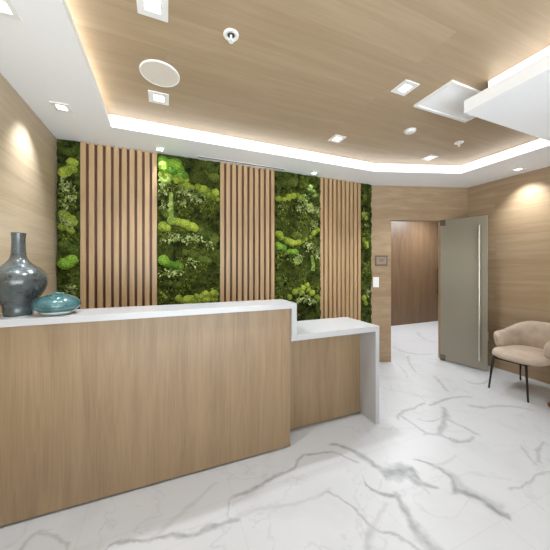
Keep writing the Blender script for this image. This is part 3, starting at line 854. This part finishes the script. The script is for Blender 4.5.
# wraparound back: swept rounded section
bm = bmesh.new()
ns, nr = 44, 20
rings = []
for i in range(ns + 1):
    u = -1 + 2 * i / ns
    th = u * math.radians(120)
    au = abs(u)
    a, b_ = 0.275, 0.215
    ctr = Vector((a * math.cos(th) + 0.02, b_ * math.sin(th), 0))
    out = Vector((math.cos(th) / a, math.sin(th) / b_, 0)).normalized()
    k = min(1, max(0, (au - 0.15) / 0.60)); k = k * k * (3 - 2 * k)
    top = 0.732 * (1 - k) + 0.622 * k
    bot = 0.42 * (1 - k) + 0.435 * k
    th_ = 0.034 * (1 - k) + 0.048 * k
    endf = 1.0
    if au > 0.88: endf = math.sqrt(max(0.0, 1 - ((au - 0.88) / 0.12) ** 2)) * 0.98 + 0.02
    mid, hh = (top + bot) / 2, (top - bot) / 2 * (0.35 + 0.65 * endf)
    tt = th_ * endf
    ring = []
    for j in range(nr):
        ph = 2 * math.pi * j / nr
        c, s = math.cos(ph), math.sin(ph)
        zz = mid + hh * math.copysign(abs(s) ** 0.62, s)
        lean = 0.07 * ((zz - 0.45) / 0.3) * (1 - 0.3 * k)
        ring.append(bm.verts.new(ctr + out * (tt * math.copysign(abs(c) ** 0.8, c) + lean) + Vector((0, 0, zz))))
    rings.append(ring)
for A, B in zip(rings, rings[1:]):
    for j in range(nr):
        bm.faces.new((A[j], A[(j + 1) % nr], B[(j + 1) % nr], B[j]))
bm.faces.new(rings[0][::-1]); bm.faces.new(rings[-1])
obj('backrest', bm, M['velvet'], t, True)
legs = [((3.345, 1.862), (3.315, 1.80)), ((3.345, 1.512), (3.335, 1.525)), ((3.92, 1.845), (3.80, 1.79)), ((3.92, 1.46), (3.80, 1.49))]
for (fx, fy), (tx, ty) in legs:
    obj('leg', tube([(fx - CX, fy - CY, 0.0), (tx - CX, ty - CY, 0.385)], [0.0085, 0.0115], 12), M['black'], t, True)
bm = bmesh.new()
for k in (0, 1): tube([(legs[k][1][0] - CX, legs[k][1][1] - CY, 0.362), (legs[k + 2][1][0] - CX, legs[k + 2][1][1] - CY, 0.362)], 0.009, 8, bm)
tube([(legs[1][1][0] - CX, legs[1][1][1] - CY, 0.362), (legs[0][1][0] - CX, legs[0][1][1] - CY, 0.362)], 0.009, 8, bm)
obj('seat_frame', bm, M['black'], t)

# low round table whose foot just shows at the right edge
t = thing('side_table', 'brown round table foot just showing beside the chair at the right edge', 'table', (3.503, 1.291, 0))
obj('foot', lathe([(0, 0), (0.125, 0), (0.13, 0.004), (0.13, 0.018), (0.12, 0.026), (0.03, 0.030), (0, 0.030)], 48), M['bronze'], t)
obj('stem', lathe([(0, 0.029), (0.014, 0.029), (0.014, 0.55), (0, 0.55)], 24, c=(0.036, -0.088, 0)), M['bronze'], t)
obj('tabletop', lathe([(0, 0.55), (0.14, 0.55), (0.15, 0.558), (0.15, 0.568), (0.14, 0.575), (0, 0.575)], 48, c=(0.06, -0.20, 0)), M['bronze'], t)

# ------------------------------------------------------------------ light
w = bpy.data.worlds.new('daylight'); sc.world = w; w.use_nodes = True
nt = w.node_tree; bg = nt.nodes['Background']
tc = nt.nodes.new('ShaderNodeTexCoord'); sx = nt.nodes.new('ShaderNodeSeparateXYZ'); nt.links.new(tc.outputs['Generated'], sx.inputs[0])
mr = nt.nodes.new('ShaderNodeMapRange'); mr.inputs['From Min'].default_value = -0.08; mr.inputs['From Max'].default_value = 0.08
nt.links.new(sx.outputs['Z'], mr.inputs['Value'])
mx = nt.nodes.new('ShaderNodeMix'); mx.data_type = 'RGBA'       # bright lower half added to uplight the ceiling, hazy sky above
UPFILL, SKY = 7.0, 1.6
mx.inputs[6].default_value = (0.87 * UPFILL, 0.95 * UPFILL, 1.0 * UPFILL, 1); mx.inputs[7].default_value = (0.90 * SKY, 0.95 * SKY, 1.0 * SKY, 1)
nt.links.new(mr.outputs[0], mx.inputs[0]); nt.links.new(mx.outputs[2], bg.inputs[0]); bg.inputs[1].default_value = 1.0
for x in (3.9, 5.6):  # unseen lamps added to light the corridor
    l = bpy.data.lights.new('corridor_lamp', 'AREA'); l.energy = 45; l.size = 0.5; l.color = (0.93, 0.97, 1.0)
    lo = bpy.data.objects.new('corridor_lamp', l); C.objects.link(lo); lo.location = (x, 3.9, 2.58)

# ------------------------------------------------------------------ camera
cam = bpy.data.cameras.new('camera'); co = bpy.data.objects.new('camera', cam); C.objects.link(co)
cam.sensor_fit = 'HORIZONTAL'; cam.sensor_width = 36; cam.lens = 36 * F / 550
cam.shift_x = 0; cam.shift_y = (HY - 275) / 550
cam.clip_start = 0.02
co.location = (0, 0, CAMZ); co.rotation_euler = (math.radians(90), 0, -YAW)
sc.camera = co
vs = sc.view_settings
vs.view_transform = 'Standard'; vs.look = 'None'; vs.gamma = 1; vs.exposure = 0.27; vs.use_curve_mapping = False
